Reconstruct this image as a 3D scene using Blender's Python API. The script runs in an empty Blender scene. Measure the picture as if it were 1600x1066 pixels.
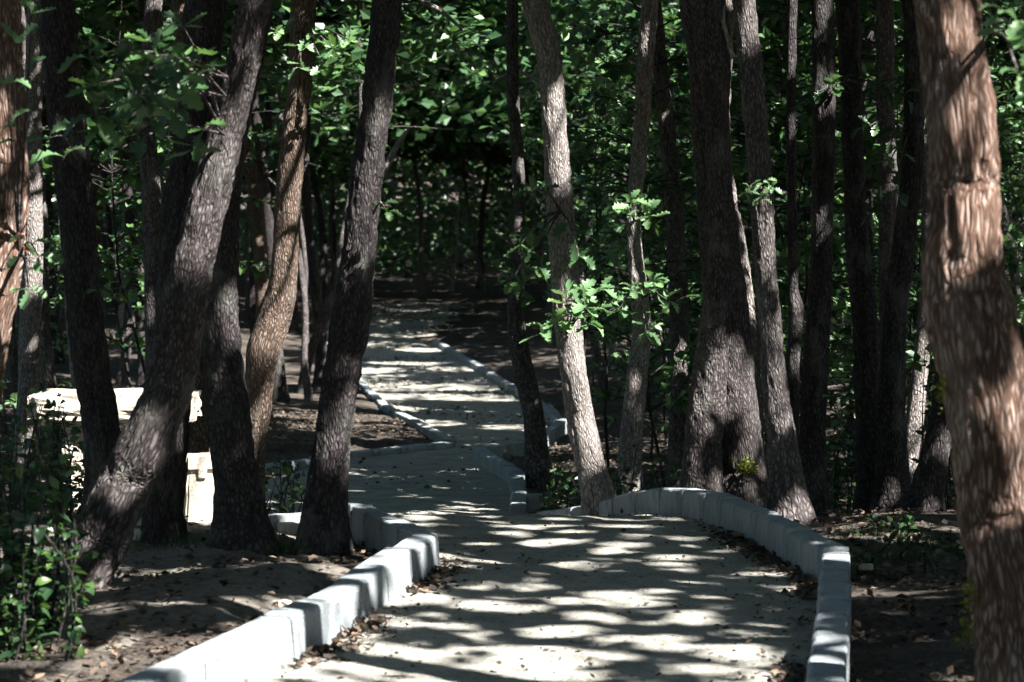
import bpy, math, random
import numpy as np
from mathutils import Vector

# ------------------------------------------------------------------ camera, sky, sun, exposure
scene = bpy.context.scene
COL = scene.collection
FPX, W0, H0 = 4000.0, 1600.0, 1066.0
CAMZ = 1.63
PITCH = math.atan(163.0 / FPX)
cam_d = bpy.data.cameras.new('camera'); cam = bpy.data.objects.new('camera', cam_d); COL.objects.link(cam)
cam.location = (0, 0, CAMZ); cam.rotation_euler = (math.pi / 2 - PITCH, 0, 0)
cam_d.sensor_width = 36.0; cam_d.lens = 36.0 * FPX / W0
cam_d.clip_start = 0.1; cam_d.clip_end = 1500
cam_d.dof.use_dof = True; cam_d.dof.focus_distance = 16.5; cam_d.dof.aperture_fstop = 5.0
scene.camera = cam

SUN_EL, SUN_AZ = math.radians(48), math.radians(50)      # azimuth: from straight behind the camera towards the right
SUN = np.array([math.cos(SUN_EL) * math.sin(SUN_AZ), -math.cos(SUN_EL) * math.cos(SUN_AZ), math.sin(SUN_EL)])
world = bpy.data.worlds.new('World'); scene.world = world; world.use_nodes = True
wn = world.node_tree; wn.nodes.clear()
wo = wn.nodes.new('ShaderNodeOutputWorld'); wb = wn.nodes.new('ShaderNodeBackground'); ws = wn.nodes.new('ShaderNodeTexSky')
ws.sky_type = 'NISHITA'; ws.sun_disc = False; ws.sun_elevation = SUN_EL
ws.sun_rotation = math.atan2(SUN[0], SUN[1])
wb.inputs['Strength'].default_value = 0.05
wn.links.new(ws.outputs[0], wb.inputs[0]); wn.links.new(wb.outputs[0], wo.inputs[0])
sun_d = bpy.data.lights.new('sun', 'SUN'); sun_d.energy = 5.0; sun_d.angle = math.radians(0.45); sun_d.color = (1.0, 0.965, 0.91)
sun = bpy.data.objects.new('sun', sun_d); COL.objects.link(sun)
sun.rotation_euler = Vector(SUN).to_track_quat('Z', 'Y').to_euler()
scene.view_settings.view_transform = 'Standard'; scene.view_settings.look = 'None'
scene.view_settings.exposure = 2.32; scene.view_settings.gamma = 1.0
scene.cycles.max_bounces = 3; scene.cycles.diffuse_bounces = 2; scene.cycles.glossy_bounces = 1
scene.cycles.use_adaptive_sampling = True; scene.cycles.adaptive_threshold = 0.07
scene.cycles.transmission_bounces = 2; scene.cycles.use_denoising = True
scene.cycles.caustics_reflective = False; scene.cycles.caustics_refractive = False

RS = np.random.RandomState(11); RS2 = np.random.RandomState(12)
random.seed(5)

# ------------------------------------------------------------------ helpers
def px_point(px, py, d):
    """a point of the place at depth d metres, from its direction"""
    a = (px - 800.0) / FPX * d; b = (533.0 - py) / FPX * d
    return np.array([a, d * math.cos(PITCH) + b * math.sin(PITCH), CAMZ - d * math.sin(PITCH) + b * math.cos(PITCH)])

def vnoise(p):
    p = np.asarray(p, dtype=np.float64)
    i = np.floor(p).astype(np.int64); f = p - i; f = f * f * (3 - 2 * f)
    r = np.zeros(len(p))
    for dx in (0, 1):
        for dy in (0, 1):
            for dz in (0, 1):
                h = ((i[:, 0] + dx) * 374761393 + (i[:, 1] + dy) * 668265263 + (i[:, 2] + dz) * 2147483647) & 0xffffffff
                h = ((h ^ (h >> 13)) * 1274126177) & 0xffffffff
                h = (h ^ (h >> 16)) & 0xffffff
                w = (f[:, 0] if dx else 1 - f[:, 0]) * (f[:, 1] if dy else 1 - f[:, 1]) * (f[:, 2] if dz else 1 - f[:, 2])
                r += w * (h / float(0xffffff))
    return r

def fbm(p, o=3):
    r = 0; a = 0.5
    for k in range(o):
        r = r + a * vnoise(p * (2 ** k) + 17.3 * k); a *= 0.5
    return r / (1 - 0.5 ** o)

def mesh_data(name, V, F, mat, smooth=True, attrs=None):
    V = np.ascontiguousarray(V, dtype=np.float32); F = np.ascontiguousarray(F, dtype=np.int32)
    me = bpy.data.meshes.new(name)
    k = F.shape[1]
    me.vertices.add(len(V)); me.vertices.foreach_set('co', V.ravel())
    me.loops.add(F.size); me.loops.foreach_set('vertex_index', F.ravel())
    me.polygons.add(len(F))
    me.polygons.foreach_set('loop_start', np.arange(0, F.size, k, dtype=np.int32))
    me.polygons.foreach_set('loop_total', np.full(len(F), k, dtype=np.int32))
    me.polygons.foreach_set('use_smooth', np.full(len(F), smooth, dtype=bool))
    for n, a in (attrs or {}).items():
        a = np.ascontiguousarray(a, dtype=np.float32)
        if a.ndim == 2:
            at = me.attributes.new(n, 'FLOAT_VECTOR', 'POINT'); at.data.foreach_set('vector', a.ravel())
        else:
            at = me.attributes.new(n, 'FLOAT', 'POINT'); at.data.foreach_set('value', a)
    me.update(calc_edges=True); me.validate()
    if mat: me.materials.append(mat)
    return me

def link(name, data, parent=None, loc=None, rot=None, scale=None):
    o = bpy.data.objects.new(name, data); COL.objects.link(o)
    if parent is not None: o.parent = parent
    if loc is not None: o.location = [float(q) for q in loc]
    if rot is not None: o.rotation_euler = rot
    if scale is not None: o.scale = scale
    return o

def tag(o, label=None, cat=None, group=None, kind=None):
    if label: o['label'] = label
    if cat: o['category'] = cat
    if group: o['group'] = group
    if kind: o['kind'] = kind
    return o

class MB:
    """collects quads/tris (tris stored as degenerate-free quads are avoided: two lists)"""
    def __init__(s): s.V = []; s.F = []; s.n = 0; s.A = []
    def add(s, V, F, a=None):
        V = np.asarray(V, float); s.V.append(V); s.F.append(np.asarray(F) + s.n); s.n += len(V)
        s.A.append(np.zeros((len(V), 3)) if a is None else a)
    def mesh(s, name, mat, smooth=True, attr=None):
        at = {attr: np.concatenate(s.A)} if attr else None
        return mesh_data(name, np.concatenate(s.V), np.concatenate(s.F), mat, smooth, at)

def spline(P, step):
    """Catmull-Rom through rows of P (any number of columns), resampled about every step (first 3 columns are xyz)"""
    P = np.asarray(P, float)
    Q = np.vstack([2 * P[0] - P[1], P, 2 * P[-1] - P[-2]])
    out = []
    for k in range(1, len(Q) - 2):
        a, b, c, d = Q[k - 1], Q[k], Q[k + 1], Q[k + 2]
        L = np.linalg.norm(c[:3] - b[:3]); st = step(b) if callable(step) else step
        n = max(1, int(L / st))
        t = (np.arange(n) / n)[:, None]
        out.append(0.5 * (2 * b + (c - a) * t + (2 * a - 5 * b + 4 * c - d) * t * t + (3 * b - 3 * c + d - a) * t ** 3))
    out.append(P[-1:])
    return np.vstack(out)

def tube(S, nseg, bark=0.0, lump=0.0, flare=0.0, seed=0.0, cap=False, twist=0.0):
    """S rows: x y z r. returns V,F,attr"""
    C = S[:, :3]; R = np.maximum(S[:, 3], 0.001); n = len(S)
    T = np.gradient(C, axis=0); T /= np.linalg.norm(T, axis=1)[:, None] + 1e-9
    ref = np.array([0, 1, 0.0]) if abs(T[:, 1]).max() < 0.92 else np.array([1.0, 0, 0])
    U = np.cross(T, ref); U /= np.linalg.norm(U, axis=1)[:, None] + 1e-9
    Wv = np.cross(U, T)
    s = np.concatenate([[0], np.cumsum(np.linalg.norm(np.diff(C, axis=0), axis=1))])
    th = np.arange(nseg) / nseg * 2 * math.pi
    ct, sn = np.cos(th), np.sin(th)
    R0 = float(np.median(R))
    A = np.zeros((n, nseg, 3)); 
    tw = twist * s[:, None]
    A[..., 0] = np.cos(th[None] + tw) * R0; A[..., 1] = np.sin(th[None] + tw) * R0; A[..., 2] = s[:, None]
    A[..., :2] += seed
    rad = np.repeat(R[:, None], nseg, 1)
    a = A.reshape(-1, 3)
    if lump:
        q = a * np.array([1.1 / R0, 1.1 / R0, 2.2]) + seed
        rad = rad * (1 + lump * 2 * (fbm(q, 2).reshape(n, nseg) - 0.5))
    if flare:
        lob = 0.62 + 0.75 * vnoise(np.stack([np.tile(ct * 1.7, n) + seed, np.tile(sn * 1.7, n), np.zeros(n * nseg)], 1)).reshape(n, nseg)
        rad = rad * (1 + flare * lob * np.exp(-np.maximum(s[:, None] - .12, 0) / 0.2))
    if bark:
        q = a * np.array([34, 34, 10]) + seed * 3
        warp = (vnoise(a * np.array([7, 7, 9.0]) + 5) - .5)[:, None] * np.array([1.6, 1.6, 0])
        rid = 1 - np.abs(2 * vnoise(q + warp) - 1)
        rid2 = vnoise(a * np.array([60, 60, 22.0]))
        rad = rad + bark * ((rid ** 1.5) - 0.45 + 0.45 * (rid2 - .5)).reshape(n, nseg)
    V = C[:, None, :] + rad[..., None] * (ct[None, :, None] * U[:, None, :] + sn[None, :, None] * Wv[:, None, :])
    i = np.arange(n - 1)[:, None] * nseg; j = np.arange(nseg)[None]; j2 = (j + 1) % nseg
    F = np.stack([i + j, i + j2, i + nseg + j2, i + nseg + j], -1).reshape(-1, 4)
    return V.reshape(-1, 3), F, a

# ------------------------------------------------------------------ materials
def new_mat(name):
    m = bpy.data.materials.new(name); m.use_nodes = True
    nt = m.node_tree; b = nt.nodes['Principled BSDF']
    return m, nt, b

def N(nt, t, **kw):
    n = nt.nodes.new(t)
    for k, v in kw.items():
        if k in n.inputs: n.inputs[k].default_value = v
        else: setattr(n, k, v)
    return n

def ramp(nt, fac, stops):
    r = nt.nodes.new('ShaderNodeValToRGB'); e = r.color_ramp.elements
    while len(e) < len(stops): e.new(0.5)
    for q, (p, c) in zip(e, stops): q.position = p; q.color = (*c, 1) if len(c) == 3 else c
    nt.links.new(fac, r.inputs[0]); return r.outputs[0]

def mapping(nt, vec, sc):
    m = nt.nodes.new('ShaderNodeMapping'); m.inputs['Scale'].default_value = sc
    nt.links.new(vec, m.inputs['Vector']); return m.outputs[0]

def bark_mat(name, dark, mid, light, lichen=0.25, lichen_col=(0.30, 0.31, 0.27), k=1.0, kz=1.0):
    m, nt, b = new_mat(name); L = nt.links.new
    at = N(nt, 'ShaderNodeAttribute', attribute_name='bk')
    n1 = N(nt, 'ShaderNodeTexNoise', Scale=1.0, Detail=6.0, Roughness=0.65); L(mapping(nt, at.outputs['Vector'], (60 * k, 60 * k, 11 * kz)), n1.inputs['Vector'])
    v1 = N(nt, 'ShaderNodeTexVoronoi', Scale=1.0, feature='DISTANCE_TO_EDGE')
    wv = N(nt, 'ShaderNodeVectorMath', operation='ADD')
    nw = N(nt, 'ShaderNodeTexNoise', Scale=1.2, Detail=3.0); L(mapping(nt, at.outputs['Vector'], (14, 14, 9)), nw.inputs['Vector'])
    L(mapping(nt, at.outputs['Vector'], (82 * k, 82 * k, 22 * kz)), wv.inputs[0]); L(nw.outputs['Color'], wv.inputs[1]); L(wv.outputs[0], v1.inputs['Vector'])
    mr = N(nt, 'ShaderNodeMapRange'); mr.inputs['From Max'].default_value = 0.4; L(v1.outputs['Distance'], mr.inputs['Value'])
    n3 = N(nt, 'ShaderNodeTexNoise', Scale=1.0, Detail=3.0, Roughness=0.6, Distortion=0.8); L(mapping(nt, at.outputs['Vector'], (52 * k, 52 * k, 12 * kz)), n3.inputs['Vector'])
    mul = N(nt, 'ShaderNodeMath', operation='MULTIPLY'); L(mr.outputs[0], mul.inputs[0]); L(n3.outputs['Fac'], mul.inputs[1])
    hlf = N(nt, 'ShaderNodeMath', operation='MULTIPLY_ADD'); L(mul.outputs[0], hlf.inputs[0]); hlf.inputs[1].default_value = 0.75
    n3m = N(nt, 'ShaderNodeMath', operation='MULTIPLY'); L(n3.outputs['Fac'], n3m.inputs[0]); n3m.inputs[1].default_value = 0.3; L(n3m.outputs[0], hlf.inputs[2])
    add = N(nt, 'ShaderNodeMath', operation='MULTIPLY_ADD'); L(n1.outputs['Fac'], add.inputs[0]); add.inputs[1].default_value = 0.5; L(hlf.outputs[0], add.inputs[2])
    col = ramp(nt, add.outputs[0], [(0.3, dark), (0.52, mid), (0.78, light)])
    n2 = N(nt, 'ShaderNodeTexNoise', Scale=1.0, Detail=5.0, Roughness=0.7); L(mapping(nt, at.outputs['Vector'], (7, 7, 3)), n2.inputs['Vector'])
    msk = ramp(nt, n2.outputs['Fac'], [(0.52, (0, 0, 0)), (0.68, (lichen, lichen, lichen))])
    mx = N(nt, 'ShaderNodeMix', data_type='RGBA'); L(msk, mx.inputs['Factor']); L(col, mx.inputs['A']); mx.inputs['B'].default_value = (*lichen_col, 1)
    L(mx.outputs['Result'], b.inputs['Base Color'])
    bp = N(nt, 'ShaderNodeBump', Strength=1.0, Distance=0.022); L(add.outputs[0], bp.inputs['Height']); L(bp.outputs[0], b.inputs['Normal'])
    b.inputs['Roughness'].default_value = 0.88; b.inputs['Specular IOR Level'].default_value = 0.25
    return m

M = {}
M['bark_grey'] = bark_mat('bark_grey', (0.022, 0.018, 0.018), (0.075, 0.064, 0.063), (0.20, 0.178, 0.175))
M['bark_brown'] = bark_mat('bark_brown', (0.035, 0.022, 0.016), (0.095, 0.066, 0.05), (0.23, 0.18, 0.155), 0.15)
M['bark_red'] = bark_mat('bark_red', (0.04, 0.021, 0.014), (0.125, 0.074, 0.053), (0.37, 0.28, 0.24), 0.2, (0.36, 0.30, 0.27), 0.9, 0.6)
M['bark_dark'] = bark_mat('bark_dark', (0.010, 0.008, 0.009), (0.029, 0.024, 0.025), (0.082, 0.071, 0.072))  # shade put into the colour: lowered so shaded trunks read near black
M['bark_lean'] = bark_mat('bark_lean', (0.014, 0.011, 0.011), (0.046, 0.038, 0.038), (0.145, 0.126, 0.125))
M['bark_pale'] = bark_mat('bark_pale', (0.05, 0.042, 0.038), (0.20, 0.175, 0.165), (0.40, 0.37, 0.355))  # sunlight put into the colour: raised so sunlit trunks read whiter

def leaf_mat(name, c0, c1, c2, transl=0.38, rough=0.42):
    m, nt, b = new_mat(name); L = nt.links.new
    at = N(nt, 'ShaderNodeAttribute', attribute_name='rnd')
    ob = N(nt, 'ShaderNodeObjectInfo')
    ad = N(nt, 'ShaderNodeMath', operation='ADD'); L(at.outputs['Fac'], ad.inputs[0]); L(ob.outputs['Random'], ad.inputs[1])
    fr = N(nt, 'ShaderNodeMath', operation='FRACT'); L(ad.outputs[0], fr.inputs[0])
    col = ramp(nt, fr.outputs[0], [(0.0, c0), (0.55, c1), (1.0, c2)])
    L(col, b.inputs['Base Color']); b.inputs['Roughness'].default_value = rough; b.inputs['Specular IOR Level'].default_value = 0.5
    tr = N(nt, 'ShaderNodeBsdfTranslucent')
    hs = N(nt, 'ShaderNodeHueSaturation', Saturation=1.15, Value=1.3); hs.inputs['Hue'].default_value = 0.485
    L(col, hs.inputs['Color']); L(hs.outputs[0], tr.inputs['Color'])
    mx = N(nt, 'ShaderNodeMixShader'); mx.inputs[0].default_value = transl
    L(b.outputs[0], mx.inputs[1]); L(tr.outputs[0], mx.inputs[2])
    L(mx.outputs[0], nt.nodes['Material Output'].inputs['Surface'])
    return m
M['leaf'] = leaf_mat('oak_leaf', (0.022, 0.055, 0.024), (0.045, 0.105, 0.04), (0.10, 0.19, 0.06), 0.28)
M['leaf_bright'] = leaf_mat('sunlit_leaf', (0.08, 0.16, 0.07), (0.12, 0.22, 0.10), (0.17, 0.28, 0.12), 0.3)  # lighter copy of the oak leaf, its sunlit look put into the colour
M['leaf_shrub'] = leaf_mat('shrub_leaf', (0.018, 0.045, 0.02), (0.032, 0.075, 0.028), (0.08, 0.15, 0.04), 0.3, 0.35)
M['litter'] = leaf_mat('dry_leaf', (0.02, 0.014, 0.011), (0.05, 0.035, 0.025), (0.19, 0.135, 0.09), 0.08, 0.8)
M['debris'] = leaf_mat('path_debris', (0.03, 0.024, 0.02), (0.06, 0.048, 0.038), (0.15, 0.11, 0.075), 0.05, 0.9)
M['rust_leaf'] = leaf_mat('rust_leaf', (0.12, 0.05, 0.03), (0.2, 0.085, 0.05), (0.28, 0.14, 0.085), 0.15, 0.7)
M['moss'] = leaf_mat('moss', (0.07, 0.10, 0.012), (0.14, 0.16, 0.02), (0.24, 0.24, 0.03), 0.25, 0.9)
M['grass'] = leaf_mat('grass', (0.025, 0.06, 0.025), (0.04, 0.085, 0.03), (0.08, 0.13, 0.045), 0.3, 0.5)

def simple_noise_mat(name, stops, scale, bump, bdist, rough=0.9, detail=8.0, coord='Object', sc2=None):
    m, nt, b = new_mat(name); L = nt.links.new
    tc = N(nt, 'ShaderNodeTexCoord')
    n1 = N(nt, 'ShaderNodeTexNoise', Scale=scale, Detail=detail, Roughness=0.68); L(tc.outputs[coord], n1.inputs['Vector'])
    n2 = N(nt, 'ShaderNodeTexNoise', Scale=sc2 or scale * 9, Detail=4.0, Roughness=0.7); L(tc.outputs[coord], n2.inputs['Vector'])
    mx = N(nt, 'ShaderNodeMath', operation='MULTIPLY_ADD'); L(n2.outputs['Fac'], mx.inputs[0]); mx.inputs[1].default_value = 0.5
    hf = N(nt, 'ShaderNodeMath', operation='MULTIPLY'); L(n1.outputs['Fac'], hf.inputs[0]); hf.inputs[1].default_value = 0.5
    L(hf.outputs[0], mx.inputs[2])
    L(ramp(nt, mx.outputs[0], stops), b.inputs['Base Color'])
    bp = N(nt, 'ShaderNodeBump', Strength=bump, Distance=bdist); L(mx.outputs[0], bp.inputs['Height']); L(bp.outputs[0], b.inputs['Normal'])
    b.inputs['Roughness'].default_value = rough; b.inputs['Specular IOR Level'].default_value = 0.2
    return m
M['sand'] = simple_noise_mat('sandy_path', [(0.36, (0.085, 0.08, 0.068)), (0.43, (0.24, 0.232, 0.205)), (0.53, (0.345, 0.335, 0.30)), (0.68, (0.43, 0.415, 0.38))], 4.5, 1.0, 0.04, sc2=55)
M['soil'] = simple_noise_mat('forest_soil', [(0.36, (0.018, 0.014, 0.012)), (0.48, (0.05, 0.041, 0.034)), (0.56, (0.105, 0.09, 0.077)), (0.68, (0.22, 0.195, 0.17))], 2.2, 1.0, 0.05, sc2=42)
M['sandy_soil'] = simple_noise_mat('sandy_soil', [(0.36, (0.05, 0.043, 0.036)), (0.5, (0.135, 0.122, 0.105)), (0.68, (0.26, 0.24, 0.21))], 2.0, 1.0, 0.02, sc2=30)
M['concrete'] = simple_noise_mat('concrete', [(0.38, (0.085, 0.09, 0.086)), (0.44, (0.205, 0.228, 0.242)), (0.52, (0.27, 0.298, 0.318)), (0.7, (0.35, 0.375, 0.395))], 6.0, 0.9, 0.008, 0.85, sc2=90)
M['stone'] = simple_noise_mat('pale_stone', [(0.3, (0.42, 0.35, 0.26)), (0.5, (0.58, 0.52, 0.43)), (0.7, (0.68, 0.64, 0.57))], 5.0, 0.9, 0.02, sc2=40)
M['deadwood'] = bark_mat('deadwood', (0.12, 0.10, 0.085), (0.30, 0.27, 0.24), (0.45, 0.42, 0.39), 0.1)

# ------------------------------------------------------------------ terrain
ZY = np.array([[-30, 0], [12, 0], [14.2, 0.0], [15.3, -0.02], [16.4, -0.24], [17.5, -0.43], [20, -0.62], [22, -0.69], [30, -0.71], [38, -0.80], [46, -0.88],
               [58, -0.78], [70, -0.52], [80, -0.3], [95, -0.1], [115, 0.3], [130, 1.0], [145, 7.0], [200, 30.0]])
LE = np.array([[-2.9, -2], [-1.75, 6.0], [-0.94, 9.37], [-0.72, 10.27], [-0.45, 11.96], [-0.36, 12.6], [-0.45, 12.95], [-0.66, 13.6], [-0.92, 14.6], [-1.7, 16.5], [-2.4, 20],
               [-2.4, 24], [-1.75, 26.8], [-0.62, 28.3], [-1.65, 35], [-2.5, 43], [-3.25, 48.4], [-4.4, 58], [-4.8, 66], [-4.6, 80]])
RE = np.array([[-0.2, -2], [0.63, 6.0], [1.43, 11.8], [1.45, 12.1], [1.28, 13.5], [1.1, 14.7], [0.88, 15.3], [0.15, 17.5], [-0.02, 20.2], [-0.02, 24.0], [-0.42, 26.7],
               [0.14, 27.6], [0.55, 31], [0.4, 35], [-0.6, 47], [-1.85, 58], [-1.4, 66], [-0.6, 80]])
def left_x(y): return np.interp(y, LE[:, 1], LE[:, 0])
def right_x(y): return np.interp(y, RE[:, 1], RE[:, 0])
def z0(y): return np.interp(y, ZY[:, 1] if False else ZY[:, 0], ZY[:, 1])
def smooth_z0(y):
    y = np.asarray(y, float); return (z0(y - 0.35) + z0(y) * 2 + z0(y + 0.35)) / 4
def path_z(x, y):
    p = np.stack([x * 1.6, y * 1.6, np.zeros_like(x)], 1)
    q = np.stack([x * 9, y * 9, np.zeros_like(x)], 1)
    return smooth_z0(y) + 0.03 * (fbm(p, 2) - .5) + 0.022 * (fbm(q, 3) - .5)
def ground_z(x, y):
    x = np.atleast_1d(np.asarray(x, float)); y = np.atleast_1d(np.asarray(y, float))
    l, r = left_x(y), right_x(y)
    dl = l - x; dr = x - r
    out = np.maximum(dl, dr)
    base = smooth_z0(y)
    p = np.stack([x * 0.8, y * 0.8, np.zeros_like(x) + 3], 1); q = np.stack([x * 5, y * 5, np.zeros_like(x) + 7], 1)
    z = base + 0.16 * (fbm(p, 3) - .5) + 0.05 * (fbm(q, 2) - .5)
    ease = np.clip(out / 0.9, 0, 1)
    z = base + (z - base) * (0.25 + 0.75 * ease)
    # soil heaped against the outer side of the near left kerb
    z += np.where((dl > 0) & (y < 12.6), 0.11 * np.clip(1.6 - dl / 1.0, 0, 1) * np.clip((12.6 - y) / 0.9, 0, 1), 0)
    # bank on the left of the far bend
    z += np.where((dl > 0) & (y > 28) & (y < 60), 0.07 * np.exp(-((dl - 0.4) / 0.4) ** 2) * np.clip((y - 28) / 3, 0, 1) * np.clip((60 - y) / 8, 0, 1), 0)
    # gentle rise away from the path in the dip
    z += np.where(y > 17, 0.05 * np.clip(out - 0.5, 0, 12) ** 1.05 * np.clip((y - 17) / 8, 0, 1), 0)
    inside = out < 0.10
    z = np.where(inside, base - 0.06, z - 0.03 * (1 - ease))
    return z
def gz(x, y): return float(ground_z(x, y)[0])

def grid_sheet(name, xs, ys, zf, mat):
    X, Y = np.meshgrid(xs, ys); x = X.ravel(); y = Y.ravel()
    V = np.stack([x, y, zf(x, y)], 1); nx = len(xs)
    i = (np.arange(len(ys) - 1)[:, None] * nx + np.arange(nx - 1)[None]).ravel()
    F = np.stack([i, i + 1, i + nx + 1, i + nx], 1)
    return link(name, mesh_data(name, V, F, mat))

gx = np.unique(np.concatenate([np.linspace(-90, -9, 34), np.arange(-9, -4, 0.3), np.arange(-4, 4, 0.07), np.arange(4, 9, 0.3), np.linspace(9, 90, 34)]))
gy = np.unique(np.concatenate([np.linspace(-40, 4, 18), np.arange(4, 24, 0.09), np.arange(24, 62, 0.3), np.linspace(62, 200, 70)]))
tag(grid_sheet('forest_ground', gx, gy, ground_z, M['soil']), kind='structure', label='leaf strewn forest floor on both sides of the path')

def strip_sheet(name, ys, ncol, lf, rf, zf, mat):
    t = np.linspace(0, 1, ncol)[None]; l = lf(ys)[:, None]; r = rf(ys)[:, None]
    x = (l + (r - l) * t).ravel(); y = np.repeat(ys, ncol)
    V = np.stack([x, y, zf(x, y)], 1)
    i = (np.arange(len(ys) - 1)[:, None] * ncol + np.arange(ncol - 1)[None]).ravel()
    F = np.stack([i, i + 1, i + ncol + 1, i + ncol], 1)
    return link(name, mesh_data(name, V, F, mat))
pys = np.concatenate([np.arange(-2, 7, 0.2), np.arange(7, 17.5, 0.045), np.arange(17.5, 77, 0.12)])
tag(strip_sheet('path', pys, 72, lambda y: left_x(y) - 0.05, lambda y: right_x(y) + 0.05 - np.where(y > 58.2, .9 * vnoise(np.stack([y * .9, y * 0, y * 0], 1)) * np.clip((y - 58.2) / 1.5, 0, 1), 0), path_z, M['sand']), kind='structure', label='winding pale sandy footpath dappled with sunlight')
# pale trodden sandy soil left of the path near the stone table
def clear_d(x, y): return np.minimum(np.hypot((x + 2.1) / 1.25, (y - 14.0) / 2.0), np.hypot((x + 1.55) / 1.05, (y - 11.6) / 2.3))
def clearing_z(x, y):
    nz = fbm(np.stack([x * 4, y * 4, x * 0], 1), 3) - .5
    return ground_z(x, y) + 0.022 - 0.075 * np.clip((clear_d(x, y) + nz * .5 - 0.72) / 0.25, 0, 1) + 0.03 * nz - np.where((x > left_x(y) - .17), .12, 0)
tag(grid_sheet('sandy_clearing', np.arange(-3.5, -0.45, 0.045), np.arange(8.6, 16.3, 0.06), clearing_z, M['sandy_soil']), kind='structure', label='pale sandy clearing round the stone table')

# ------------------------------------------------------------------ kerbs
def kerb_stone_mesh(seed):
    # profile (u across: + = path side, z up), worn upper edge on the path side; ends slightly chipped
    pr = np.array([(-0.068, -0.12), (-0.068, 0.05), (-0.068, 0.160), (-0.064, 0.166), (-0.058, 0.168), (-0.01, 0.169), (0.038, 0.168), (0.049, 0.165), (0.057, 0.157), (0.061, 0.146), (0.068, 0.03), (0.074, -0.12)])
    n = len(pr); ss = [0.0, 0.014, 0.05, 0.2, 0.35, 0.5, 0.65, 0.8, 0.95, 0.986, 1.0]; V = []; m = len(ss)
    for k, t in enumerate(ss):
        sh = 0.011 if k in (0, m - 1) else 0.0
        for u, z in pr:
            V.append((t, u * (1 - sh * 9), z - (sh if z > 0.1 else 0)))
    V = np.array(V); nz = fbm(np.stack([V[:, 0] * 9, V[:, 1] * 40, V[:, 2] * 30], 1) + seed * 7.7, 2) - .5
    V[:, 1] += nz * 0.008; V[:, 2] += np.where(V[:, 2] > .1, nz * 0.012, 0)
    F = []
    for k in range(m - 1):
        for q in range(n): F.append((k * n + q, (k + 1) * n + q, (k + 1) * n + (q + 1) % n, k * n + (q + 1) % n))
    me = bpy.data.meshes.new('kerb_stone'); me.from_pydata([tuple(v) for v in V], [], F + [tuple(range(n)), tuple(reversed(range((m - 1) * n, m * n)))])
    me.materials.append(M['concrete']); me.update(); return me
KERBS = [kerb_stone_mesh(k) for k in range(5)]; KERB = KERBS[0]
def kerb_run(label, pts, side, stone=0.5, sink=0.0):
    """pts: path-edge points; side +1 when the path lies to the right of the walking direction"""
    pts = np.array(pts, float)
    root = link('kerb', None, loc=(pts[0, 0], pts[0, 1], float(smooth_z0(pts[0, 1])))); tag(root, label, 'kerb', 'concrete kerbs edging the path')
    rl = np.array(root.location)
    seg = np.linalg.norm(np.diff(pts, axis=0), axis=1); s = np.concatenate([[0], np.cumsum(seg)])
    # place stones segment by segment so corners stay angular as laid
    for k in range(len(pts) - 1):
        n = max(1, int(round(seg[k] / stone))); d = (pts[k + 1] - pts[k]) / seg[k]
        nrm = np.array([-d[1], d[0]]) * side
        for q in range(n):
            a = pts[k] + d * seg[k] * q / n + nrm * 0.07; b = pts[k] + d * seg[k] * (q + 1) / n + nrm * 0.07
            za, zb = float(smooth_z0(a[1])), float(smooth_z0(b[1])); L = math.hypot(seg[k] / n, zb - za) - 0.014
            o = link('kerb_stone', KERBS[RS.randint(5)], root)
            o.location = (a[0] - rl[0], a[1] - rl[1], za - rl[2] - sink + RS.uniform(-.009, .007))
            o.rotation_euler = (RS.uniform(-.03, .03), RS.uniform(-.012, .012) - math.atan2(zb - za, seg[k] / n), math.atan2(d[1], d[0]) + RS.uniform(-.02, .02))
            o.scale = (L, -1.0 if side > 0 else 1.0, 1.0)
    return root
kerb_run('pale concrete kerb along the left edge of the near path, running out of the bottom', [(-2.0, 5.0), (-1.75, 6.0), (-0.94, 9.37), (-0.72, 10.27), (-0.45, 11.96), (-0.36, 12.6)], 1)
kerb_run('concrete kerb turning back from the near left corner towards the big dark trunk', [(-0.36, 12.62), (-0.45, 12.95), (-0.66, 13.6), (-0.92, 14.6)], 1, 0.33)
kerb_run('short kerb piece running left behind the big dark trunk', [(-1.02, 14.75), (-1.45, 14.45)], 1, 0.45, 0.11)
kerb_run('straight concrete kerb at the bottom right, seen along its top', [(0.425, 4.5), (0.63, 6.0), (1.43, 11.8)], -1, 0.5)
kerb_run('blue grey kerb along the right edge of the near path, curving left over the crest', [(1.455, 12.0), (1.28, 13.5), (1.1, 14.7), (0.88, 15.3), (0.5, 16.45), (0.15, 17.5)], -1, 0.4)
kerb_run('kerb running straight away just beyond the crest of the path', [(-0.02, 20.2), (-0.02, 24.0), (-0.42, 26.7)], -1, 0.5, 0.04)
kerb_run('short kerb facing the camera at the right of the dip, striped with light', [(-0.42, 26.75), (0.14, 27.6), (0.55, 31)], -1, 0.5, 0.03)
kerb_run('far right kerb climbing diagonally up the distant bend', [(0.55, 31), (0.4, 35), (-0.6, 47), (-1.85, 58)], -1, 0.9, 0.07)
kerb_run('dark kerb across the left side of the dip below the sandy bank', [(-2.4, 25.2), (-1.75, 26.8), (-0.62, 28.3)], 1, 0.5, 0.10)
kerb_run('far left kerb holding the sandy bank at the distant bend', [(-0.62, 28.4), (-1.65, 35), (-2.5, 43), (-3.25, 48.4)], 1, 0.9, 0.08)
# loose kerb block beside the run
kb = link('loose_kerb_block', KERB, loc=(0.12, 21.4, gz(0.3, 21.4) - 0.02), rot=(0, 0, 0.05), scale=(0.24, 1, 1)); tag(kb, 'loose grey kerb block lying right of the kerb beyond the crest', 'kerb block')

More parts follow.
